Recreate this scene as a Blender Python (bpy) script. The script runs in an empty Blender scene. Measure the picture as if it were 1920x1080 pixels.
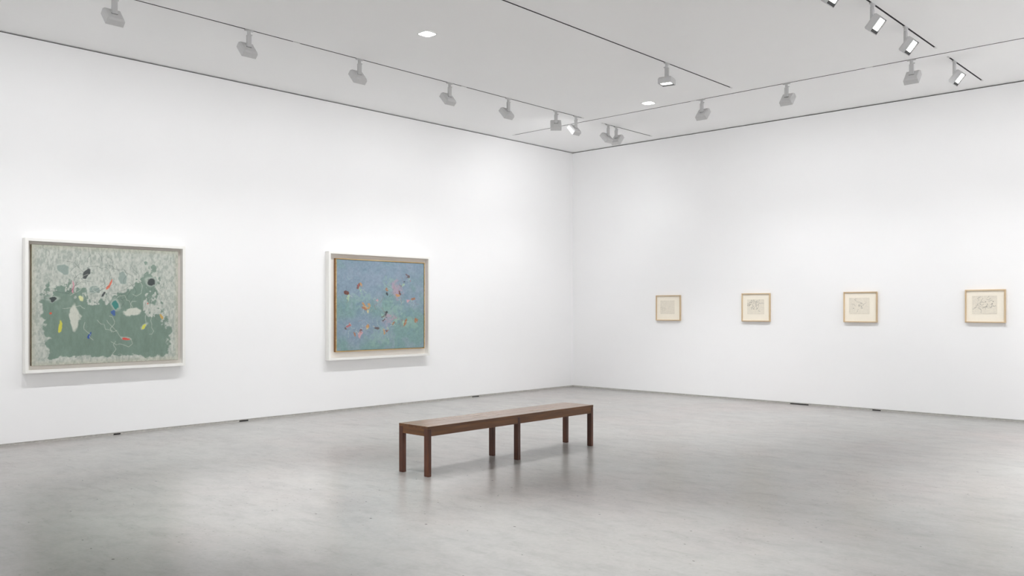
import bpy, bmesh, math, random
import numpy as np
from mathutils import Vector, Matrix

# ------------------------------------------------------------------ camera, world, exposure
SC = bpy.context.scene
COL = SC.collection
CAM_X, CAM_Y, EYE = 10.4287, -12.9071, 1.5
YAW = math.radians(43.013)
CEIL = 4.541
cam_data = bpy.data.cameras.new('camera')
cam_data.lens = 30.0
cam_data.sensor_width = 36.0
cam_data.shift_y = 40 / 1920
cam_data.clip_end = 100
cam = bpy.data.objects.new('camera', cam_data)
cam.location = (CAM_X, CAM_Y, EYE)
cam.rotation_euler = (math.pi / 2, 0, YAW)
COL.objects.link(cam)
SC.camera = cam

world = bpy.data.worlds.new('world')
world.use_nodes = True
world.node_tree.nodes['Background'].inputs[0].default_value = (1, 1, 1, 1)
world.node_tree.nodes['Background'].inputs[1].default_value = 0.0
SC.world = world
SC.view_settings.view_transform = 'Standard'
SC.view_settings.look = 'None'
SC.view_settings.gamma = 1.0
SC.view_settings.use_curve_mapping = False
SC.view_settings.exposure = 0.63
SC.cycles.diffuse_bounces = 8
SC.cycles.max_bounces = 12
SC.cycles.caustics_reflective = False

# light levels (watts) and tints
WALL_LOW = 57.0         # track wall washers: lower beam down the wall
WALL_HIGH = 20.0        # track wall washers: wide beam on the upper wall
CORNER = 26.0           # the four spotlights clustered at the corner
FLOOR_SPOT = 500.0       # track spotlights aimed straight down, also the added downward fill
SIDE_SPOT = 360.0        # track spotlights aimed away to the right
DOWN = 290.0             # recessed downlights
FAR_FILL = 175.0         # added unseen fill deep in the hall, raising the ambient light
SPOT_TINT = (0.972, 0.982, 1.0)

ROOM_X, ROOM_Y = 15.0, -18.0


def spot_light(name, loc, aim, watts, angle=110, blend=1.0, radius=0.04, parent=None):
    d = bpy.data.lights.new(name, 'SPOT')
    d.energy = watts
    d.color = SPOT_TINT
    d.spot_size = math.radians(angle)
    d.spot_blend = blend
    d.shadow_soft_size = radius
    o = bpy.data.objects.new(name, d)
    o.location = loc
    o.rotation_euler = Vector(aim).to_track_quat('-Z', 'Y').to_euler()
    COL.objects.link(o)
    return o


def wash(loc, az, k=1.0):
    """The two-part beam of one wall washer, thrown towards compass az."""
    for watts, tilt, ang in ((WALL_LOW, 17, 96), (WALL_HIGH, 38, 144)):
        t = math.radians(tilt)
        spot_light('lamp_light', loc, (math.sin(t) * math.cos(az), math.sin(t) * math.sin(az), -math.cos(t)), watts * k, ang)


# bare lights out of frame: continued wall rows, floor pools, added ambient fill
def off_frame_lights():
    tf = math.radians(50)
    for y in (-11.0, -12.6, -14.2, -15.8):
        wash((1.93, y, 4.27), math.pi)
    for x in (8.5, 10.1, 11.7, 13.3):
        wash((x, -1.93, 4.27), math.pi / 2)
    for y in (-3.5, -6.0, -8.5, -11.0, -13.5, -16.0):  # invented fill along the two unseen walls, for ambient light
        spot_light('lamp_light', (12.9, y, 4.27), (math.sin(tf), 0, -math.cos(tf)), FAR_FILL)
    for x in (2.0, 4.5, 7.0, 9.5, 12.0):
        spot_light('lamp_light', (x, -16.0, 4.27), (0, -math.sin(tf), -math.cos(tf)), FAR_FILL)
    for x, y in ((4.62, -9.15), (7.3, -8.75), (4.62, -13.6), (7.26, -13.6), (10.0, -14.0), (12.4, -10.5), (12.4, -6.5)):  # first two cast the visible floor pools; the rest are added ambient fill
        spot_light('lamp_light', (x, y, 4.27), (0, 0, -1), FLOOR_SPOT, 54)


off_frame_lights()


# ------------------------------------------------------------------ helpers
def link(o):
    COL.objects.link(o)
    return o


def mesh_obj(name, bm, mat, parent=None, smooth=False):
    me = bpy.data.meshes.new(name)
    bm.normal_update()
    bm.to_mesh(me)
    bm.free()
    if isinstance(mat, (list, tuple)):
        for m in mat:
            me.materials.append(m)
    else:
        me.materials.append(mat)
    if smooth:
        for p in me.polygons:
            p.use_smooth = True
    o = link(bpy.data.objects.new(name, me))
    if parent:
        o.parent = parent
    return o


def box(bm, x0, x1, y0, y1, z0, z1, bevel=0.0, seg=1):
    vs = [bm.verts.new(p) for p in ((x0, y0, z0), (x1, y0, z0), (x1, y1, z0), (x0, y1, z0),
                                    (x0, y0, z1), (x1, y0, z1), (x1, y1, z1), (x0, y1, z1))]
    fs = [bm.faces.new([vs[i] for i in f]) for f in
          ((3, 2, 1, 0), (4, 5, 6, 7), (0, 1, 5, 4), (1, 2, 6, 5), (2, 3, 7, 6), (3, 0, 4, 7))]
    if bevel:
        es = list({e for f in fs for e in f.edges})
        bmesh.ops.bevel(bm, geom=es, offset=bevel, segments=seg, profile=0.5, affect='EDGES')
    return vs


def box_obj(name, dims, mat, parent=None, bevel=0.0, seg=1):
    bm = bmesh.new()
    box(bm, *dims, bevel=bevel, seg=seg)
    return mesh_obj(name, bm, mat, parent)


def thing(name, label, cat, loc=(0, 0, 0), rotz=0.0, group=None):
    o = link(bpy.data.objects.new(name, None))
    o.empty_display_size = 0.1
    o.location = loc
    o.rotation_euler = (0, 0, rotz)
    o['label'] = label
    o['category'] = cat
    if group:
        o['group'] = group
    return o


def structure(o):
    o['kind'] = 'structure'
    return o


class Nodes:
    def __init__(self, name):
        self.m = bpy.data.materials.new(name)
        self.m.use_nodes = True
        self.t = self.m.node_tree
        self.b = self.t.nodes['Principled BSDF']

    def n(self, typ, **kw):
        nd = self.t.nodes.new(typ)
        for k, v in kw.items():
            setattr(nd, k, v)
        return nd

    def l(self, a, b):
        self.t.links.new(a, b)

    def coord(self, scale=(1, 1, 1), rot=(0, 0, 0), kind='Object'):
        tc = self.n('ShaderNodeTexCoord')
        mp = self.n('ShaderNodeMapping')
        mp.inputs['Scale'].default_value = scale
        mp.inputs['Rotation'].default_value = rot
        self.l(tc.outputs[kind], mp.inputs[0])
        return mp.outputs[0]

    def noise(self, vec, scale, detail=4.0, rough=0.55):
        nd = self.n('ShaderNodeTexNoise')
        nd.inputs['Scale'].default_value = scale
        nd.inputs['Detail'].default_value = detail
        nd.inputs['Roughness'].default_value = rough
        self.l(vec, nd.inputs['Vector'])
        return nd.outputs[0]

    def ramp(self, fac, stops, interp='LINEAR'):
        nd = self.n('ShaderNodeValToRGB')
        cr = nd.color_ramp
        cr.interpolation = interp
        while len(cr.elements) < len(stops):
            cr.elements.new(0.5)
        for e, (p, c) in zip(cr.elements, stops):
            e.position = p
            e.color = (*c, 1) if len(c) == 3 else c
        self.l(fac, nd.inputs[0])
        return nd.outputs[0]

    def mix(self, fac, a, b, mode='MIX'):
        nd = self.n('ShaderNodeMix', data_type='RGBA', blend_type=mode)
        for i, v in ((0, fac), (6, a), (7, b)):
            if hasattr(v, 'is_linked') or hasattr(v, 'links'):
                self.l(v, nd.inputs[i])
            elif isinstance(v, (int, float)):
                nd.inputs[i].default_value = v
            else:
                nd.inputs[i].default_value = (*v, 1)
        return nd.outputs[2]

    def math(self, op, a, b=None):
        nd = self.n('ShaderNodeMath', operation=op)
        for i, v in ((0, a), (1, b)):
            if v is None:
                continue
            if isinstance(v, (int, float)):
                nd.inputs[i].default_value = v
            else:
                self.l(v, nd.inputs[i])
        return nd.outputs[0]

    def color(self, c):
        if isinstance(c, (tuple, list)):
            self.b.inputs['Base Color'].default_value = (*c, 1)
        else:
            self.l(c, self.b.inputs['Base Color'])

    def set(self, **kw):
        for k, v in kw.items():
            s = self.b.inputs[k.replace('_', ' ')]
            if isinstance(v, (int, float, tuple)):
                s.default_value = v
            else:
                self.l(v, s)

    def bump(self, h, strength=0.1, dist=0.01):
        nd = self.n('ShaderNodeBump')
        nd.inputs['Strength'].default_value = strength
        nd.inputs['Distance'].default_value = dist
        self.l(h, nd.inputs['Height'])
        self.l(nd.outputs[0], self.b.inputs['Normal'])


def lin(h):
    h = h.lstrip('#')
    out = []
    for i in (0, 2, 4):
        v = int(h[i:i + 2], 16) / 255
        out.append(v / 12.92 if v <= 0.04045 else ((v + 0.055) / 1.055) ** 2.4)
    return tuple(out)


# ------------------------------------------------------------------ materials
def m_plain(name, hexcol, rough=0.5, metal=0.0, grain=0.0):
    k = Nodes(name)
    c = lin(hexcol)
    if grain:
        v = k.coord()
        nz = k.noise(v, 35, 3)
        k.color(k.ramp(nz, ((0.3, tuple(x * (1 - grain) for x in c)), (0.7, tuple(min(1, x * (1 + grain)) for x in c)))))
    else:
        k.color(c)
    k.set(Roughness=rough, Metallic=metal)
    return k.m


def m_wall():
    k = Nodes('painted_plaster')
    v = k.coord()
    nz = k.noise(v, 0.8, 3)
    k.color(k.ramp(nz, ((0.3, (0.893, 0.892, 0.895)), (0.7, (0.905, 0.904, 0.906)))))
    k.set(Roughness=0.85, Specular_IOR_Level=0.2)
    k.bump(k.noise(v, 160, 2), 0.04, 0.002)
    return k.m


def m_ceiling():
    k = Nodes('painted_ceiling')
    v = k.coord()
    nz = k.noise(v, 0.6, 2)
    k.color(k.ramp(nz, ((0.3, (0.925, 0.925, 0.925)), (0.7, (0.94, 0.94, 0.94)))))
    k.set(Roughness=0.9, Specular_IOR_Level=0.2)
    return k.m


def m_floor():
    k = Nodes('polished_concrete')
    v = k.coord()
    big = k.noise(v, 0.35, 5, 0.6)
    mid = k.noise(k.coord(scale=(1.0, 1.8, 1), rot=(0, 0, 0.74)), 1.1, 7, 0.68)
    cloud = k.noise(k.coord(scale=(1.0, 1.5, 1), rot=(0, 0, -0.75)), 4.2, 6, 0.72)
    streak = k.noise(k.coord(scale=(0.8, 4.0, 1), rot=(0, 0, -0.75)), 2.2, 8, 0.75)
    fine = k.noise(v, 30, 5, 0.75)
    base = k.ramp(big, ((0.32, lin('#a4a4a1')), (0.5, lin('#a19f9c')), (0.68, lin('#a19b98'))))
    base = k.mix(1.0, base, k.ramp(mid, ((0.3, (0.86, 0.86, 0.865)), (0.5, (0.96, 0.96, 0.955)), (0.72, (1.0, 1.0, 0.985)))), 'MULTIPLY')
    base = k.mix(1.0, base, k.ramp(cloud, ((0.34, (0.90, 0.90, 0.90)), (0.5, (0.985, 0.985, 0.985)), (0.75, (1.03, 1.03, 1.02)))), 'MULTIPLY')
    base = k.mix(0.6, base, k.ramp(streak, ((0.33, (0.82, 0.82, 0.82)), (0.45, (0.98, 0.98, 0.98)), (0.8, (1.02, 1.02, 1.02)))), 'MULTIPLY')
    base = k.mix(0.5, base, k.ramp(fine, ((0.3, (0.86, 0.86, 0.86)), (0.65, (1.02, 1.02, 1.02)))), 'MULTIPLY')

    # dark pits scattered over the slab, more of them in worn areas
    def pits(scale, size, keep, seed):
        vo = k.n('ShaderNodeTexVoronoi', voronoi_dimensions='2D')
        vo.inputs['Scale'].default_value = scale
        k.l(k.coord(scale=(1, 1.3, 1), rot=(0, 0, seed)), vo.inputs['Vector'])
        sep = k.n('ShaderNodeSeparateColor')
        k.l(vo.outputs['Color'], sep.inputs[0])
        size_v = k.math('MULTIPLY', sep.outputs[1], size)
        near = k.math('LESS_THAN', vo.outputs['Distance'], size_v)
        gate = k.math('LESS_THAN', sep.outputs[0], keep)
        return k.math('MULTIPLY', near, gate)
    worn = k.ramp(k.noise(v, 0.7, 3), ((0.42, (0.15, 0.15, 0.15)), (0.62, (1, 1, 1))))
    base = k.mix(k.math('MULTIPLY', pits(3.2, 0.036, 0.3, 0.3), 0.8), base, lin('#4a4743'))
    base = k.mix(k.math('MULTIPLY', k.math('MULTIPLY', pits(11.0, 0.11, 0.4, 1.1), worn), 0.5), base, lin('#65625d'))
    # short faint scuffs
    sc = k.noise(k.coord(scale=(1.0, 7.0, 1), rot=(0, 0, -0.8)), 6.0, 6, 0.8)
    gate = k.noise(v, 1.1, 3)
    scm = k.math('MULTIPLY', k.ramp(sc, ((0.60, (0, 0, 0)), (0.72, (1, 1, 1)))),
                 k.ramp(gate, ((0.48, (0, 0, 0)), (0.62, (1, 1, 1)))))
    base = k.mix(k.math('MULTIPLY', scm, 0.3), base, lin('#77746f'))
    k.color(base)
    k.set(Roughness=0.24, Specular_IOR_Level=0.5)
    k.bump(fine, 0.02, 0.001)
    return k.m


def m_wood(name, dark, mid, light, axis, rough=0.42, scale=1.0):
    k = Nodes(name)
    sc = [14 * scale] * 3
    sc[axis] = 0.9 * scale
    v = k.coord(scale=tuple(sc))
    oi = k.n('ShaderNodeObjectInfo')
    ad = k.n('ShaderNodeVectorMath', operation='ADD')
    k.l(v, ad.inputs[0])
    rv = k.math('MULTIPLY', oi.outputs['Random'], 40.0)
    k.l(rv, ad.inputs[1])
    nz = k.noise(ad.outputs[0], 1.6, 8, 0.62)
    big = k.noise(ad.outputs[0], 0.35, 3, 0.5)
    c = k.ramp(nz, ((0.28, lin(dark)), (0.5, lin(mid)), (0.74, lin(light))))
    c = k.mix(0.6, c, k.ramp(big, ((0.3, (0.72, 0.68, 0.66)), (0.7, (1.12, 1.08, 1.0)))), 'MULTIPLY')
    k.color(c)
    k.set(Roughness=rough, Specular_IOR_Level=0.5)
    k.bump(nz, 0.06, 0.002)
    return k.m


def m_emit(name, col, strength):
    k = Nodes(name)
    k.color((0.8, 0.8, 0.8))
    k.set(Emission_Color=(*col, 1), Emission_Strength=strength, Roughness=0.4)
    return k.m


def m_paint(name, rough=0.6, bump=0.25, dist=0.003, bscale=60, stretch=(1, 1, 1)):
    k = Nodes(name)
    at = k.n('ShaderNodeVertexColor', layer_name='paint')
    v = k.coord(scale=stretch)
    nz = k.noise(v, bscale, 4, 0.65)
    k.color(k.mix(0.7, at.outputs[0], k.ramp(nz, ((0.3, (0.88, 0.88, 0.88)), (0.7, (1.06, 1.06, 1.06)))), 'MULTIPLY'))
    k.set(Roughness=rough, Specular_IOR_Level=0.3)
    k.bump(nz, bump, dist)
    return k.m


M_WALL = m_wall()
M_CEIL = m_ceiling()
M_FLOOR = m_floor()
M_REVEAL = m_plain('shadow_gap_dark', '#0b0b0b', 0.95)
M_BASE = m_plain('grey_reveal', '#bdbbb6', 0.8, grain=0.12)
M_DARK = m_plain('black_gap', '#1c1b1a', 0.9)
M_TRACK = m_plain('track_channel', '#3a3a3a', 0.7)
M_CAP = m_plain('white_plastic', '#dcdcdc', 0.5)
M_LAMP = m_plain('grey_powder_coat', '#cbcbcb', 0.5, grain=0.02)
M_STEM = m_plain('grey_arm_metal', '#c6c6c6', 0.45)
M_BAFFLE = m_plain('dark_baffle', '#3c3c3c', 0.6)
M_LENS = m_emit('spot_lens', (1, 0.99, 0.98), 7.0)
M_DIFF = m_emit('downlight_diffuser', (1, 0.99, 0.98), 9.0)
M_FRAME = m_plain('white_frame_lacquer', '#efeeea', 0.5, grain=0.01)
M_BACK = m_plain('frame_back_panel', '#ece8e1', 0.8)
M_CEDGE = m_plain('aged_canvas_edge', '#77694f', 0.85, grain=0.2)
M_GOLD = m_wood('gilt_strip', '#a88a52', '#c9ad77', '#e2cf9f', 1, 0.45)
M_STRIP = m_plain('strip_side_brown', '#8a5f36', 0.6, grain=0.15)
M_OAK_X = m_wood('pale_maple_rail', '#c4ab89', '#d3bc9a', '#e2d0b3', 0, 0.5)
M_OAK_Z = m_wood('pale_maple_stile', '#c4ab89', '#d3bc9a', '#e2d0b3', 2, 0.5)
M_MAT = m_plain('cream_mount_board', '#f3ecdd', 0.9, grain=0.01)
M_PAPER = m_paint('drawing_paper', 0.9, 0.05, 0.001)
M_OIL_A = m_paint('oil_paint_scumbled', 0.65, 0.4, 0.003, 45, (1, 2.2, 0.8))
M_OIL_B = m_paint('oil_paint_soft', 0.65, 0.3, 0.003, 60)
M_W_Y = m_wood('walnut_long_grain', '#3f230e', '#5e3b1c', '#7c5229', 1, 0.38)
M_W_TOP_SHEEN = m_wood('walnut_seat_sheen', '#7a6250', '#8d7460', '#a08772', 1, 0.24)  # walnut paled: the glancing reflection on the seat is mixed into its colour
M_W_X = m_wood('walnut_cross_rail', '#4a2b12', '#6c4520', '#8d6233', 0, 0.4)
M_W_Z = m_wood('walnut_leg_grain', '#30160a', '#4d2714', '#66391e', 2, 0.4)

# ------------------------------------------------------------------ setting
GAP = 0.016          # dark reveal between wall head and ceiling
REV = 0.028          # recessed reveal at the foot of the walls
structure(box_obj('floor', (-0.3, ROOM_X + 0.2, ROOM_Y - 0.2, 0.3, -0.15, 0.0), M_FLOOR))

# slots the tracks sit in: (x0, x1, y0, y1)
SW = 0.0105
TRACKS = [
    ('A', (2.0 - SW, 2.0 + SW, -16.5, -2.20)),
    ('D', (2.0 - SW, 2.0 + SW, -1.72, -0.27)),
    ('C', (4.64 - SW, 4.64 + SW, -14.5, -2.27)),
    ('E', (7.26 - SW, 7.26 + SW, -14.5, -2.27)),
    ('F', (7.26 - SW, 7.26 + SW, -1.83, -0.33)),
    ('B', (0.27, 13.5, -2.0 - SW, -2.0 + SW)),
]


def build_ceiling():
    x_lo, x_hi, y_lo, y_hi = -0.2, ROOM_X + 0.2, ROOM_Y - 0.2, 0.2
    slots = [s for _, s in TRACKS]
    xs = sorted({x_lo, x_hi, *[s[0] for s in slots], *[s[1] for s in slots]})
    ys = sorted({y_lo, y_hi, *[s[2] for s in slots], *[s[3] for s in slots]})
    bm = bmesh.new()
    vt = {}

    def v(x, y, z):
        key = (round(x, 5), round(y, 5), round(z, 5))
        if key not in vt:
            vt[key] = bm.verts.new((x, y, z))
        return vt[key]

    def solid(i, j):
        if i < 0 or j < 0 or i >= len(xs) - 1 or j >= len(ys) - 1:
            return None
        cx, cy = (xs[i] + xs[i + 1]) / 2, (ys[j] + ys[j + 1]) / 2
        return not any(s[0] < cx < s[1] and s[2] < cy < s[3] for s in slots)

    top = CEIL + 0.06
    for i in range(len(xs) - 1):
        for j in range(len(ys) - 1):
            a, b, c, d = xs[i], xs[i + 1], ys[j], ys[j + 1]
            if solid(i, j):
                bm.faces.new([v(a, c, CEIL), v(a, d, CEIL), v(b, d, CEIL), v(b, c, CEIL)])
            for (di, dj, p, q) in ((-1, 0, (a, c), (a, d)), (1, 0, (b, d), (b, c)), (0, -1, (b, c), (a, c)), (0, 1, (a, d), (b, d))):
                if solid(i, j) and solid(i + di, j + dj) is False:
                    bm.faces.new([v(*p, CEIL), v(*q, CEIL), v(*q, top), v(*p, top)])
    box(bm, x_lo, x_hi, y_lo, y_hi, top, top + 0.1)
    return structure(mesh_obj('ceiling', bm, M_CEIL))


build_ceiling()
WT = CEIL - GAP
structure(box_obj('wall_left', (-0.15, 0.0, ROOM_Y, 0.0, REV, WT), M_WALL))
structure(box_obj('wall_right', (0.0, ROOM_X, 0.0, 0.15, REV, WT), M_WALL))
structure(box_obj('wall_near', (ROOM_X, ROOM_X + 0.15, ROOM_Y, 0.15, 0.0, CEIL), M_WALL))
structure(box_obj('wall_back', (-0.15, ROOM_X, ROOM_Y - 0.15, ROOM_Y, 0.0, CEIL), M_WALL))
# recessed reveals: grey at the floor, dark at the ceiling
bl = structure(box_obj('baseboard_left', (-0.14, -0.006, ROOM_Y, 0.006, 0.0, REV), M_BASE))
br = structure(box_obj('baseboard_right', (0.0, ROOM_X, 0.006, 0.14, 0.0, REV), M_BASE))
structure(box_obj('trim_1', (-0.14, -0.04, ROOM_Y, 0.04, WT, CEIL), M_REVEAL))
structure(box_obj('trim_2', (-0.04, ROOM_X, 0.04, 0.14, WT, CEIL), M_REVEAL))
for y, w in ((-7.06, 0.13), (-2.72, 0.16), (-8.7, 0.08)):
    box_obj('gap', (-0.0065, -0.001, y, y + w, 0.0005, 0.014), M_DARK, bl)
for x, w in ((4.42, 0.3), (5.7, 0.12)):
    box_obj('gap', (x, x + w, 0.001, 0.0065, 0.0005, 0.014), M_DARK, br)

# ------------------------------------------------------------------ lighting tracks
TRACK_TEXT = {
    'A': 'long dark recessed lighting track running beside the left wall',
    'D': 'short dark lighting track in the ceiling corner carrying two spotlights',
    'C': 'dark recessed lighting track in mid ceiling carrying one downward spotlight',
    'E': 'dark recessed lighting track at top right with bright angled spotlights',
    'F': 'short dark lighting track near the right wall with one bright spotlight',
    'B': 'long dark recessed lighting track running across parallel to the right wall',
}
JOINTS = {'A': (-7.47, -4.83), 'B': (3.87, 6.39)}


def build_tracks():
    for key, (x0, x1, y0, y1) in TRACKS:
        along_x = (x1 - x0) > (y1 - y0)
        cx, cy = (x0 + x1) / 2, (y0 + y1) / 2
        t = thing('lighting_track', TRACK_TEXT[key], 'lighting track', (cx, cy, CEIL), 0, 'recessed lighting tracks')
        L = (x1 - x0 if along_x else y1 - y0) / 2 - 0.002
        w = SW - 0.001
        bm = bmesh.new()
        # U channel open to the room
        def bx(a0, a1, b0, b1, z0, z1):
            if along_x:
                box(bm, a0, a1, b0, b1, z0, z1)
            else:
                box(bm, b0, b1, a0, a1, z0, z1)
        prof = [(-w, -0.001), (-w, 0.05), (w, 0.05), (w, -0.001), (w - 0.003, -0.001), (w - 0.003, 0.03), (-w + 0.003, 0.03), (-w + 0.003, -0.001)]
        rings = []
        for a in (-L, L):
            rings.append([bm.verts.new((a, b, z) if along_x else (b, a, z)) for b, z in prof])
        n = len(prof)
        for i in range(n):
            bm.faces.new([rings[0][i], rings[0][(i + 1) % n], rings[1][(i + 1) % n], rings[1][i]])
        bmesh.ops.recalc_face_normals(bm, faces=bm.faces)
        mesh_obj('channel', bm, M_TRACK, t)
        # copper-side conductor rail inside
        bm = bmesh.new()
        bx(-L, L, -0.004, 0.004, 0.022, 0.03)
        mesh_obj('conductor', bm, M_TRACK, t)
        for s in (-1, 1):
            bm = bmesh.new()
            bx(min(s * L, s * (L - 0.06)), max(s * L, s * (L - 0.06)), -w - 0.004, w + 0.004, -0.004, -0.0012)
            mesh_obj('end_cap', bm, M_CAP, t)
        for j in JOINTS.get(key, ()):
            c = j - (cx if along_x else cy)
            bm = bmesh.new()
            bx(c - 0.045, c + 0.045, -w + 0.003, w - 0.003, -0.0015, 0.02)
            mesh_obj('joint_cover', bm, M_CAP, t)


build_tracks()

# ------------------------------------------------------------------ track spotlights
HW, HD = 0.084, 0.08      # half width and depth of the square head
PIV = -0.185               # pivot height below the ceiling


def head_mesh():
    """Square head: local +X is the aim, back face at x=0, open front at x=HD."""
    bm = bmesh.new()
    b, ch = HW * 0.86, 0.02
    rings = []
    for x, h in ((0.0, b), (ch, HW), (HD, HW), (HD, HW - 0.006), (HD - 0.022, HW - 0.010)):
        rings.append([bm.verts.new((x, y * h, z * h)) for y, z in ((-1, -1), (1, -1), (1, 1), (-1, 1))])
    bm.faces.new(rings[0])
    for r0, r1 in zip(rings, rings[1:]):
        for i in range(4):
            bm.faces.new([r0[i], r0[(i + 1) % 4], r1[(i + 1) % 4], r1[i]])
    bm.faces.new(list(reversed(rings[-1])))
    bmesh.ops.recalc_face_normals(bm, faces=bm.faces)
    return bm


def make_spot_prototype():
    root = thing('track_spotlight', '', 'spotlight', (0, 0, 0), 0, 'ceiling track spotlights')
    # adapter: a slim block in the track with a round neck below it
    bm = bmesh.new()
    box(bm, -0.05, 0.05, -0.014, 0.014, -0.016, -0.0016, 0.003)
    mesh_obj('track_adapter', bm, M_STEM, root)
    bm = bmesh.new()
    bmesh.ops.create_cone(bm, cap_ends=True, segments=16, radius1=0.019, radius2=0.019, depth=0.05, matrix=Matrix.Translation((0, 0, -0.036)))
    nk = mesh_obj('neck', bm, M_STEM, root)
    bm = bmesh.new()
    box(bm, -0.008, 0.008, -0.04, -0.017, -0.058, -0.046, 0.002)
    mesh_obj('lever', bm, M_STEM, root)
    bm = bmesh.new()
    box(bm, -0.014, 0.014, -0.026, 0.026, PIV - 0.004, -0.058, 0.003)
    mesh_obj('arm', bm, M_STEM, root)
    hd = mesh_obj('housing', head_mesh(), M_LAMP, root)
    hd.location = (0, 0, PIV)
    bm = bmesh.new()
    box(bm, -0.002, 0.004, -0.03, 0.03, -0.009, 0.002)
    mesh_obj('hinge_slot', bm, M_BAFFLE, hd)
    bm = bmesh.new()
    o, x0, x1 = HW - 0.008, HD - 0.02, HD - 0.001
    # dark baffle: four walls, the lower one deeper
    box(bm, x0, x1, -o, -o + 0.006, -o, o)
    box(bm, x0, x1, o - 0.006, o, -o, o)
    box(bm, x0, x1, -o + 0.006, o - 0.006, o - 0.006, o)
    box(bm, x0, x1 - 0.002, -o + 0.006, o - 0.006, -o, -o + 0.03)
    mesh_obj('baffle', bm, M_BAFFLE, hd)
    bm = bmesh.new()
    box(bm, HD - 0.021, HD - 0.012, -o + 0.006, o - 0.006, -o + 0.03, o - 0.006)
    mesh_obj('lens', bm, M_LENS, hd)
    return root


PROTO = make_spot_prototype()
_first = [True]


def spotlight(x, y, az, tilt, label, watts, angle=110, track='y', roll=0.0):
    """az: compass of the aim in the floor plan, tilt: degrees from straight down."""
    if _first[0]:
        root = PROTO
        _first[0] = False
        kids = {c.name.split('.')[0]: c for c in root.children}
    else:
        root = link(PROTO.copy())
        kids = {}
        for ch in PROTO.children:
            c = link(ch.copy())
            c.parent = root
            kids[ch.name.split('.')[0]] = c
            for g in ch.children:
                d = link(g.copy())
                d.parent = c
    a = math.radians(az)
    root.location = (x, y, CEIL)
    root.rotation_euler = (0, 0, a)
    root['label'] = label
    kids['track_adapter'].rotation_euler = (0, 0, (math.pi / 2 if track == 'y' else 0) - a)
    t = math.radians(tilt)
    kids['housing'].rotation_euler = (math.radians(roll), math.pi / 2 - t, 0)
    aim = Vector((math.sin(t) * math.cos(a), math.sin(t) * math.sin(a), -math.cos(t)))
    p = Vector((x, y, CEIL + PIV)) + aim * (HD + 0.012)
    if watts <= 1.0:          # a share of the standard wall-washer beam
        wash(p, a, watts)
    else:
        spot_light('lamp_light', p, aim, watts, angle)
    return root


LA = 'grey square spotlight over the left wall, '
for y, txt in ((-9.50, LA + 'nearest one, its arm cut by the top edge'),
               (-8.07, LA + 'second from the left end of the row'),
               (-6.59, LA + 'third from left, above the gap between paintings'),
               (-5.10, LA + 'fourth from left'),
               (-3.95, LA + 'fifth from left, before the one facing the corner')):
    spotlight(2.0, y, 180, 48, txt, 1.0)
spotlight(2.0, -2.885, 133, 50, 'square spotlight seen flat from behind, aimed into the room corner', CORNER, 150)
spotlight(2.0, -2.40, 180, 48, 'brightly lit white spotlight at the far end of the left track', 0.48)
spotlight(2.0, -1.55, 180, 48, 'left spotlight of the close pair in the ceiling corner', 0.6)
spotlight(2.0, -1.33, 90, 48, 'right spotlight of the close pair in the ceiling corner', 0.25)
LB = 'grey square spotlight facing the right wall, '
for x, txt in ((4.01, LB + 'first from the room corner'),
               (5.30, LB + 'middle one of three on the cross track'),
               (6.90, LB + 'rightmost of three on the cross track')):
    spotlight(x, -2.0, 90, 48, txt, 1.0, track='x')
spotlight(4.64, -3.90, -78, 1, 'spotlight on the mid ceiling track pointing straight down, lens glowing', FLOOR_SPOT * 0.42, 54)
spotlight(7.26, -5.31, 0, 50, 'spotlight at the top edge with only its dark lower rim showing', SIDE_SPOT)
spotlight(7.26, -4.26, 0, 50, 'angled spotlight with white glowing face, upper of two at top right', SIDE_SPOT)
spotlight(7.26, -3.30, 0, 50, 'angled spotlight with white glowing face, lower of two at top right', SIDE_SPOT)
spotlight(7.26, -1.57, 0, 50, 'angled spotlight with glowing face on the short track near right wall', SIDE_SPOT)


# ------------------------------------------------------------------ recessed downlights
def rounded_square(h, r, seg=5):
    pts = []
    for cx, cy, a0 in ((h - r, h - r, 0), (-h + r, h - r, 90), (-h + r, -h + r, 180), (h - r, -h + r, 270)):
        for i in range(seg + 1):
            a = math.radians(a0 + 90 * i / seg)
            pts.append((cx + r * math.cos(a), cy + r * math.sin(a)))
    return pts


def downlight(x, y, label):
    t = thing('ceiling_downlight', label, 'downlight', (x, y, CEIL), 0, 'recessed ceiling downlights')
    bm = bmesh.new()
    rings = [[bm.verts.new((px, py, z)) for px, py in rounded_square(h, r)]
             for h, r, z in ((0.092, 0.045, -0.0005), (0.091, 0.044, -0.006), (0.078, 0.036, -0.006), (0.076, 0.035, -0.001))]
    n = len(rings[0])
    for r0, r1 in zip(rings, rings[1:]):
        for i in range(n):
            bm.faces.new([r0[i], r0[(i + 1) % n], r1[(i + 1) % n], r1[i]])
    bmesh.ops.recalc_face_normals(bm, faces=bm.faces)
    mesh_obj('trim_ring', bm, M_CAP, t)
    bm = bmesh.new()
    lo = [bm.verts.new((px, py, -0.004)) for px, py in rounded_square(0.0765, 0.035)]
    hi = [bm.verts.new((px, py, -0.001)) for px, py in rounded_square(0.0765, 0.035)]
    bm.faces.new(list(reversed(lo)))
    bm.faces.new(hi)
    for i in range(n):
        bm.faces.new([lo[i], lo[(i + 1) % n], hi[(i + 1) % n], hi[i]])
    mesh_obj('diffuser', bm, M_DIFF, t)
    spot_light('lamp_light', (x, y, CEIL - 0.02), (0, 0, -1), DOWN, 92, 1.0, 0.05)


downlight(3.32, -6.66, 'bright square downlight set in the ceiling above the bench, nearer one')
downlight(3.32, -2.34, 'small bright downlight set in the ceiling, further one beside the cross track')


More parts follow.
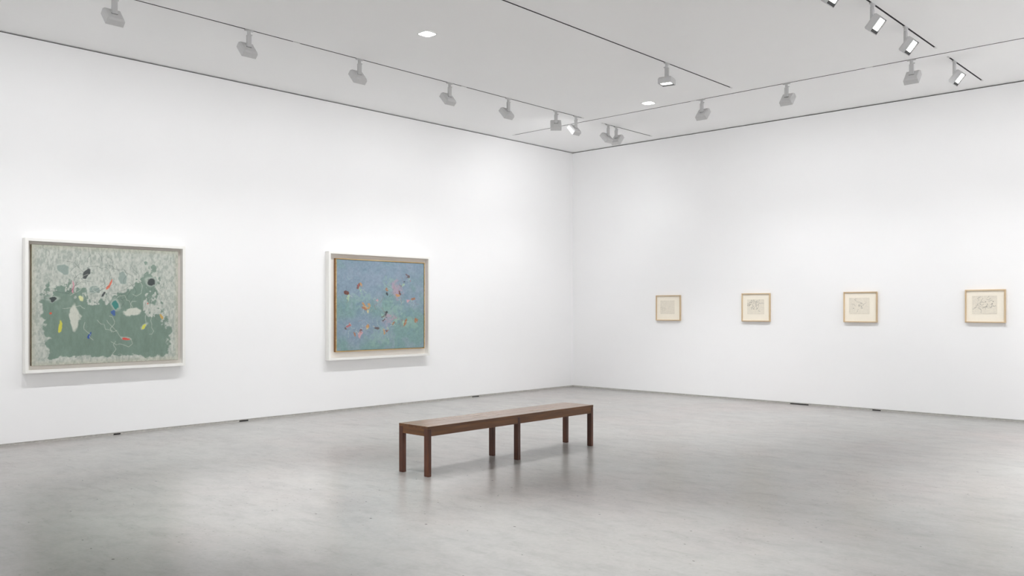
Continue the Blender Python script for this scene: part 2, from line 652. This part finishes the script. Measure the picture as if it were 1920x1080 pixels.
# ------------------------------------------------------------------ bench
def bench():
    X0, X1, Y0, Y1, H = 4.28, 4.685, -7.85, -5.44, 0.45
    cx, cy = (X0 + X1) / 2, (Y0 + Y1) / 2
    t = thing('bench', 'long low reddish brown wooden bench with six legs on the concrete floor', 'bench', (cx, cy, 0))
    hx, hy = (X1 - X0) / 2, (Y1 - Y0) / 2
    lw, ld, top = 0.056, 0.042, 0.024
    # seat: three long boards, hairline joints
    nb = 3
    bw = 2 * hx / nb
    for i in range(nb):
        a = -hx + i * bw
        sb = box_obj('seat_board', (a + 0.0004, a + bw - 0.0004, -hy, hy, H - top, H), (M_W_TOP_SHEEN, M_W_Y), t, 0.0012)
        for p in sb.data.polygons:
            p.material_index = 0 if p.normal.z > 0.9 else 1  # only upward faces get the colour with the reflection painted in
    rz0, rz1 = H - 0.088, H - top
    for s in (-1, 1):
        x_a, x_b = (hx - 0.026, hx - 0.001) if s > 0 else (-hx + 0.001, -hx + 0.026)
        for (p, q) in ((-hy + ld, -ld / 2), (ld / 2, hy - ld)):
            box_obj('side_rail', (x_a, x_b, p, q, rz0, rz1), M_W_Y, t, 0.001)
        y_a, y_b = (hy - 0.026, hy - 0.001) if s > 0 else (-hy + 0.001, -hy + 0.026)
        box_obj('end_rail', (-hx + lw, hx - lw, y_a, y_b, rz0, rz1), M_W_X, t, 0.001)
    for px in (-hx, hx - lw):
        for py in (-hy, -ld / 2, hy - ld):
            bm = bmesh.new()
            vs = box(bm, px, px + lw, py, py + ld, 0.0, H - top)
            es = [e for e in bm.edges if abs(e.verts[0].co.z - e.verts[1].co.z) > 0.1 or max(v.co.z for v in e.verts) < 0.01]
            bmesh.ops.bevel(bm, geom=es, offset=0.006, segments=2, profile=0.6, affect='EDGES')
            mesh_obj('leg', bm, M_W_Z, t)
    box_obj('cross_rail', (-hx + 0.026, hx - 0.026, -0.012, 0.012, rz0, rz1), M_W_X, t, 0.001)


bench()


# ------------------------------------------------------------------ painted surfaces (numpy, stored as a colour attribute)
def vnoise(h, w, fy, fx, rng, octaves=4, gain=0.55):
    """Smooth value noise in 0..1 on an h x w grid with fy x fx cells."""
    out = np.zeros((h, w))
    amp, tot = 1.0, 0.0
    for o in range(octaves):
        gy, gx = int(fy * 2 ** o) + 2, int(fx * 2 ** o) + 2
        g = rng.random((gy, gx))
        yy = np.linspace(0, gy - 1.001, h)
        xx = np.linspace(0, gx - 1.001, w)
        iy, ix = yy.astype(int), xx.astype(int)
        ty, tx = yy - iy, xx - ix
        ty, tx = ty * ty * (3 - 2 * ty), tx * tx * (3 - 2 * tx)
        a = g[np.ix_(iy, ix)] * (1 - tx) + g[np.ix_(iy, ix + 1)] * tx
        b = g[np.ix_(iy + 1, ix)] * (1 - tx) + g[np.ix_(iy + 1, ix + 1)] * tx
        out += amp * (a * (1 - ty)[:, None] + b * ty[:, None])
        tot += amp
        amp *= gain
    return out / tot


def sstep(a, b, x):
    t = np.clip((x - a) / (b - a), 0, 1)
    return t * t * (3 - 2 * t)


class Canvas:
    """u to the right, v upwards, both 0..1; colours linear."""
    def __init__(self, w, h, aspect, seed):
        self.w, self.h, self.asp = w, h, aspect
        self.rng = np.random.default_rng(seed)
        self.u, self.v = np.meshgrid(np.linspace(0, 1, w), np.linspace(0, 1, h))
        self.x = self.u * aspect
        self.c = np.zeros((h, w, 3))
        self.warp1 = vnoise(h, w, 14, 14 * aspect, self.rng, 3) - 0.5
        self.warp2 = vnoise(h, w, 14, 14 * aspect, self.rng, 3) - 0.5

    def blend(self, mask, col):
        m = np.clip(mask, 0, 1)[..., None]
        self.c = self.c * (1 - m) + np.array(col) * m

    def dab(self, u, v, rx, ry, ang, col, alpha=1.0, warp=0.02, soft=0.15):
        a = math.radians(ang)
        dx = self.x - u * self.asp + self.warp1 * warp
        dy = self.v - v + self.warp2 * warp
        p = (dx * math.cos(a) + dy * math.sin(a)) / rx
        q = (-dx * math.sin(a) + dy * math.cos(a)) / ry
        d = np.sqrt(p * p + q * q)
        self.blend((1 - sstep(1 - soft, 1 + soft, d)) * alpha, col)

    def stroke(self, pts, width, col, alpha=1.0, warp=0.01):
        """polyline stroke"""
        x = self.x + self.warp1 * warp
        y = self.v + self.warp2 * warp
        best = np.full(x.shape, 9.0)
        for (u0, v0), (u1, v1) in zip(pts, pts[1:]):
            ax, ay, bx_, by_ = u0 * self.asp, v0, u1 * self.asp, v1
            dx, dy = bx_ - ax, by_ - ay
            L = dx * dx + dy * dy + 1e-9
            t = np.clip(((x - ax) * dx + (y - ay) * dy) / L, 0, 1)
            best = np.minimum(best, np.hypot(x - ax - t * dx, y - ay - t * dy))
        self.blend((1 - sstep(width * 0.5, width * 1.2, best)) * alpha, col)

    def squiggle(self, u, v, size, n, width, col, alpha):
        pts = [(u, v)]
        ang = self.rng.random() * 6.28
        for _ in range(n):
            ang += (self.rng.random() - 0.5) * 2.6
            s = size * (0.4 + self.rng.random())
            pts.append((pts[-1][0] + math.cos(ang) * s / self.asp, pts[-1][1] + math.sin(ang) * s))
        self.stroke(pts, width, col, alpha)

    def obj(self, name, corners, mat, parent):
        """corners: origin (u=0,v=0), u vector, v vector in parent space."""
        o, du, dv = (np.array(c, float) for c in corners)
        pts = o + self.u[..., None] * du + self.v[..., None] * dv
        w, h = self.w, self.h
        me = bpy.data.meshes.new(name)
        idx = np.arange(w * h).reshape(h, w)
        q = np.stack([idx[:-1, :-1], idx[:-1, 1:], idx[1:, 1:], idx[1:, :-1]], -1).reshape(-1, 4)
        me.vertices.add(w * h)
        me.vertices.foreach_set('co', pts.reshape(-1).astype(np.float32))
        me.loops.add(q.size)
        me.loops.foreach_set('vertex_index', q.reshape(-1).astype(np.int32))
        me.polygons.add(len(q))
        me.polygons.foreach_set('loop_start', (np.arange(len(q)) * 4).astype(np.int32))
        me.update(calc_edges=True)
        at = me.color_attributes.new('paint', 'FLOAT_COLOR', 'POINT')
        rgba = np.ones((w * h, 4), np.float32)
        rgba[:, :3] = np.clip(self.c, 0, 1).reshape(-1, 3)
        at.data.foreach_set('color', rgba.reshape(-1))
        me.materials.append(mat)
        ob = link(bpy.data.objects.new(name, me))
        ob.parent = parent
        return ob


# ------------------------------------------------------------------ the two framed paintings on the left wall
def bar_frame(hw, hh, face, x0, x1, mats, parent, name='frame_rail'):
    """Four mitred rails around a rectangle on the plane x = const; y across, z up."""
    for side in range(4):
        o_pts = [(-hw, -hh), (hw, -hh), (hw, hh), (-hw, hh)]
        i_pts = [(-hw + face, -hh + face), (hw - face, -hh + face), (hw - face, hh - face), (-hw + face, hh - face)]
        a, b = side, (side + 1) % 4
        bm = bmesh.new()
        quad = [o_pts[a], o_pts[b], i_pts[b], i_pts[a]]
        lo = [bm.verts.new((x0, y, z)) for y, z in quad]
        hi = [bm.verts.new((x1, y, z)) for y, z in quad]
        bm.faces.new(list(reversed(lo)))
        bm.faces.new(hi)
        for i in range(4):
            bm.faces.new([lo[i], lo[(i + 1) % 4], hi[(i + 1) % 4], hi[i]])
        bmesh.ops.recalc_face_normals(bm, faces=bm.faces)
        bmesh.ops.bevel(bm, geom=[e for e in bm.edges if all(abs(v.co.x - x1) < 1e-6 for v in e.verts)
                                  and (e.verts[0].co - e.verts[1].co).length > face * 2], offset=min(0.002, face * 0.2), segments=2, affect='EDGES')
        m = mats[side % 2] if isinstance(mats, (list, tuple)) else mats
        mesh_obj(name, bm, m, parent)


def scumble_field():
    """Plain stand-in: pale grey over sage green with loose dabs and scratches."""
    c = Canvas(400, 322, 1.24, 7)
    n1 = vnoise(c.h, c.w, 3, 4, c.rng, 5)
    n2 = vnoise(c.h, c.w, 10, 40, c.rng, 4)
    n3 = vnoise(c.h, c.w, 40, 90, c.rng, 3)
    n4 = vnoise(c.h, c.w, 26, 32, c.rng, 4) - 0.5
    c.warp1, c.warp2 = c.warp1 + n4 * 0.4, c.warp2 - n4 * 0.4
    pale, green = np.array(lin('#b9beb5')), np.array(lin('#788c80'))
    edge = np.minimum(np.minimum(c.u, 1 - c.u) * 1.24, c.v * 2.2)
    f = (0.64 - c.v) * 2.4 + (n1 - 0.5) * 1.8 + n4 * 0.8
    g = sstep(-0.06, 0.06, f + (n2 - 0.5) * 0.5) * sstep(0.0, 0.03, edge - 0.075 + (n1 - 0.5) * 0.22 + n4 * 0.14)
    c.c = pale * (1 - g[..., None]) + green * g[..., None]
    c.c *= (0.84 + 0.26 * n2 + 0.10 * (n3 - 0.5))[..., None]
    c.blend(sstep(0.54, 0.64, n3) * (1 - g) * 0.42, lin('#838f87'))
    c.blend(sstep(0.42, 0.32, n3) * (1 - g) * 0.4, lin('#d3d6cd'))
    c.blend(sstep(0.58, 0.8, n1 + n4 * 0.3) * g * 0.35, lin('#96a699'))
    c.blend(sstep(0.05, 0.0, np.minimum(np.minimum(c.u, 1 - c.u) * 1.24, np.minimum(c.v, 1 - c.v))) * 0.3, lin('#b0a98c'))
    ink, cream, grey = lin('#30363a'), lin('#cdcfc3'), lin('#8b9b94')
    marks = ((0.13, 0.55, 0.035, 0.020, 15, ink), (0.34, 0.77, 0.028, 0.052, -24, ink), (0.80, 0.72, 0.036, 0.032, 0, ink),
             (0.46, 0.60, 0.030, 0.012, 40, ink), (0.66, 0.44, 0.075, 0.036, 8, cream), (0.27, 0.40, 0.040, 0.11, 5, cream),
             (0.20, 0.80, 0.050, 0.035, -30, grey), (0.60, 0.75, 0.040, 0.055, 10, grey), (0.40, 0.64, 0.045, 0.030, 0, grey),
             (0.55, 0.50, 0.024, 0.050, 12, lin('#2f7f78')), (0.53, 0.43, 0.020, 0.026, 0, lin('#46639c')),
             (0.17, 0.32, 0.011, 0.045, -6, lin('#cfcb4c')), (0.36, 0.24, 0.010, 0.032, -18, lin('#2f4f9c')),
             (0.74, 0.31, 0.028, 0.011, 20, lin('#cdcd52')), (0.50, 0.69, 0.011, 0.050, -28, lin('#d9694f')),
             (0.62, 0.20, 0.030, 0.010, -10, lin('#cf473b')), (0.88, 0.40, 0.024, 0.014, -40, lin('#c29c4d')),
             (0.26, 0.66, 0.009, 0.055, 2, lin('#cf8f9d')), (0.31, 0.56, 0.020, 0.026, 0, lin('#d3d59f')),
             (0.77, 0.52, 0.010, 0.008, 0, lin('#cf5a4b')), (0.12, 0.43, 0.012, 0.008, 0, lin('#c8553f')))
    for u, v, rx, ry, a, col in marks:
        if col is not cream and rx > 0.02:
            c.dab(u, v + 0.004, rx * 1.5, ry * 1.35, a, lin('#c3c9c0'), 0.5, 0.05, 0.3)
        c.dab(u, v, rx, ry, a, col, 0.9, 0.045)
    for _ in range(24):
        c.squiggle(0.06 + 0.6 * c.rng.random(), 0.55 + 0.38 * c.rng.random(), 0.045, 5, 0.0018, lin('#4f5b58'), 0.6)
    for _ in range(16):
        c.squiggle(0.1 + 0.8 * c.rng.random(), 0.08 + 0.6 * c.rng.random(), 0.04, 6, 0.0028, cream, 0.45)
    return c


def drift_field():
    """Plain stand-in: blue grey drifting to teal with scattered warm dabs and fine strokes."""
    c = Canvas(300, 248, 1.27, 21)
    n1 = vnoise(c.h, c.w, 3, 3, c.rng, 5)
    n2 = vnoise(c.h, c.w, 9, 12, c.rng, 4)
    n3 = vnoise(c.h, c.w, 50, 60, c.rng, 2)
    n4 = vnoise(c.h, c.w, 30, 36, c.rng, 4) - 0.5
    c.warp1, c.warp2 = c.warp1 + n4, c.warp2 - n4
    blue, teal, lilac = (np.array(lin(h)) for h in ('#8497a6', '#7d9a98', '#929fb0'))
    g = sstep(0.36, 0.66, n1 + (0.42 - c.v) * 0.4)
    c.c = blue * (1 - g[..., None]) + teal * g[..., None]
    c.blend(sstep(0.52, 0.72, n2) * 0.45, lilac)
    c.blend(sstep(0.36, 0.2, n2) * 0.5, lin('#728d98'))
    c.c *= (0.88 + 0.24 * n3)[..., None]
    for u, v, rx, ry in ((0.28, 0.58, 0.13, 0.05), (0.64, 0.46, 0.15, 0.07), (0.46, 0.14, 0.14, 0.09), (0.58, 0.76, 0.12, 0.05), (0.86, 0.30, 0.06, 0.10)):
        c.dab(u, v, rx, ry, c.rng.random() * 30, lin('#94b3a4'), 0.4, 0.25, 0.6)
    for u, v, rx, ry in ((0.66, 0.68, 0.07, 0.07), (0.60, 0.34, 0.09, 0.04)):
        c.dab(u, v, rx, ry, 10, lin('#c29aa6'), 0.5, 0.16, 0.5)
    pal = ['#c4935c', '#74402f', '#c99ca0', '#34343a', '#a4bfa2', '#b8645f', '#cfc08d', '#a8714b', '#8fb0a2', '#66504c']
    cl = [(0.10, 0.62), (0.24, 0.70), (0.33, 0.46), (0.45, 0.52), (0.52, 0.37), (0.58, 0.66), (0.70, 0.62), (0.74, 0.74), (0.80, 0.82),
          (0.84, 0.54), (0.65, 0.30), (0.76, 0.28), (0.55, 0.22), (0.22, 0.20), (0.12, 0.26), (0.32, 0.28), (0.43, 0.26), (0.92, 0.34)]
    i = 0
    for u, v in cl:
        for _ in range(int(2 + c.rng.random() * 3)):
            du, dv = (c.rng.random(2) - 0.5) * 0.075
            r0 = 0.007 + 0.020 * c.rng.random()
            c.dab(u + du, v + dv, r0 * 1.7, r0 * 0.75, c.rng.random() * 180, lin(pal[(i * 7 + int(c.rng.random() * 4)) % len(pal)]), 0.85, 0.045)
            i += 1
        for _ in range(3):
            du, dv = (c.rng.random(2) - 0.5) * 0.09
            c.squiggle(u + du, v + dv, 0.02, 5, 0.0018, lin(['#57585c', '#c9d2c0', '#9c5a4a'][int(c.rng.random() * 3)]), 0.6)
    for _ in range(22):
        c.squiggle(0.06 + 0.86 * c.rng.random(), 0.08 + 0.75 * c.rng.random(), 0.02, 5, 0.0016,
                   lin(['#5d7078', '#b9c9bd'][int(c.rng.random() * 2)]), 0.5)
    return c


def painting(label, y0, y1, z0, z1, c_rect, canvas, oil, gilt):
    cy, cz = (y0 + y1) / 2, (z0 + z1) / 2
    t = thing('framed_painting', label, 'painting', (0.0, cy, cz))
    hw, hh = (y1 - y0) / 2, (z1 - z0) / 2
    face, depth = 0.034, 0.09
    bar_frame(hw, hh, face, 0.001, depth, M_FRAME, t)
    box_obj('back_panel', (0.002, 0.014, -hw + face, hw - face, -hh + face, hh - face), M_BACK, t)
    a0, a1, b0, b1 = c_rect[0] - cy, c_rect[1] - cy, c_rect[2] - cz, c_rect[3] - cz
    if gilt:
        g = 0.016
        bm_h, bm_w = (b1 - b0) / 2 + g, (a1 - a0) / 2 + g
        s = link(bpy.data.objects.new('gilt_strip_frame', None))
        s.parent = t
        s.location = (0, (a0 + a1) / 2, (b0 + b1) / 2)
        bar_frame(bm_w, bm_h, g - 0.003, 0.058, 0.064, M_GOLD, s, 'gilt_strip')
        bar_frame(bm_w, bm_h, g - 0.005, 0.0145, 0.0579, M_STRIP, s, 'strip_side')
    st = box_obj('canvas', (0.0145, 0.0555, a0, a1, b0, b1), M_CEDGE, t, 0.003)
    canvas.obj('painted_surface', ((0.0562, a0 + 0.002, b0 + 0.002), (0, a1 - a0 - 0.004, 0), (0, 0, b1 - b0 - 0.004)), oil, st)
    return t


painting('larger painting at left in deep white frame, sage green and pale grey abstract', -9.69, -7.854, 0.79, 2.292,
         (-9.617, -7.934, 0.868, 2.225), scumble_field(), M_OIL_A, False)
painting('painting in white and gilt frame near the corner, blue grey abstract with small warm marks', -5.70, -3.76, 0.757, 2.342,
         (-5.545, -3.862, 0.890, 2.232), drift_field(), M_OIL_B, True)


# ------------------------------------------------------------------ four small framed drawings on the right wall
def sketch(seed, density, dark, spread):
    c = Canvas(96, 78, 1.25, seed)
    n = vnoise(c.h, c.w, 6, 6, c.rng, 4)
    c.c[:] = lin('#e8e1d2')
    c.c *= (0.95 + 0.08 * n)[..., None]
    ed = np.minimum(np.minimum(c.u, 1 - c.u), np.minimum(c.v, 1 - c.v))
    c.blend(sstep(0.02, 0.0, ed) * 0.3, lin('#bdb5a4'))
    u0, u1, v0, v1 = spread
    for _ in range(density):
        c.squiggle(u0 + (u1 - u0) * c.rng.random(), v0 + (v1 - v0) * c.rng.random(), 0.06, 5, 0.007, lin('#6b675f'), dark)
    for _ in range(density // 3):
        c.dab(u0 + (u1 - u0) * c.rng.random(), v0 + (v1 - v0) * c.rng.random(), 0.035, 0.014, c.rng.random() * 180,
              lin('#3f3c38'), dark, 0.05)
    return c


def drawing(label, x0, x1, z0, z1, sheet, canvas):
    cx, cz = (x0 + x1) / 2, (z0 + z1) / 2
    # built on the x plane and turned so that it faces into the room from the right wall
    t = thing('framed_drawing', label, 'drawing', (cx, 0.0, cz), -math.pi / 2, 'small framed drawings on the right wall')
    hw, hh = (x1 - x0) / 2, (z1 - z0) / 2
    bar_frame(hw, hh, 0.015, 0.001, 0.038, (M_OAK_X2, M_OAK_Z), t)
    mt = box_obj('mount_board', (0.002, 0.02, -hw + 0.015, hw - 0.015, -hh + 0.015, hh - 0.015), M_MAT, t)
    a0, a1, b0, b1 = sheet
    w, h = 2 * hw, 2 * hh
    ya, yb = -hw + a0 * w, -hw + a1 * w
    za, zb = hh - b1 * h, hh - b0 * h
    box_obj('paper_sheet', (0.0201, 0.0215, ya, yb, za, zb), M_MAT, t)
    canvas.obj('drawn_surface', ((0.0222, ya, za), (0, yb - ya, 0), (0, 0, zb - za)), M_PAPER, t)


M_OAK_X2 = m_wood('pale_maple_rail_across', '#c4ab89', '#d3bc9a', '#e2d0b3', 1, 0.5)
drawing('leftmost framed drawing, faintest grey lines, nearest the room corner', 1.925, 2.427, 1.302, 1.748, (0.18, 0.76, 0.21, 0.74), sketch(3, 9, 0.22, (0.1, 0.6, 0.15, 0.7)))
drawing('second framed drawing from the corner, densest dark sketch', 3.594, 4.093, 1.302, 1.762, (0.20, 0.79, 0.22, 0.74), sketch(5, 26, 0.9, (0.1, 0.75, 0.2, 0.95)))
drawing('third framed drawing from the corner, few short dark strokes', 5.282, 5.779, 1.305, 1.763, (0.17, 0.77, 0.20, 0.72), sketch(8, 9, 0.85, (0.15, 0.75, 0.25, 0.8)))
drawing('rightmost framed drawing, grey sketch spread across its sheet', 6.966, 7.463, 1.318, 1.770, (0.18, 0.79, 0.19, 0.74), sketch(13, 22, 0.75, (0.12, 0.85, 0.2, 0.9)))
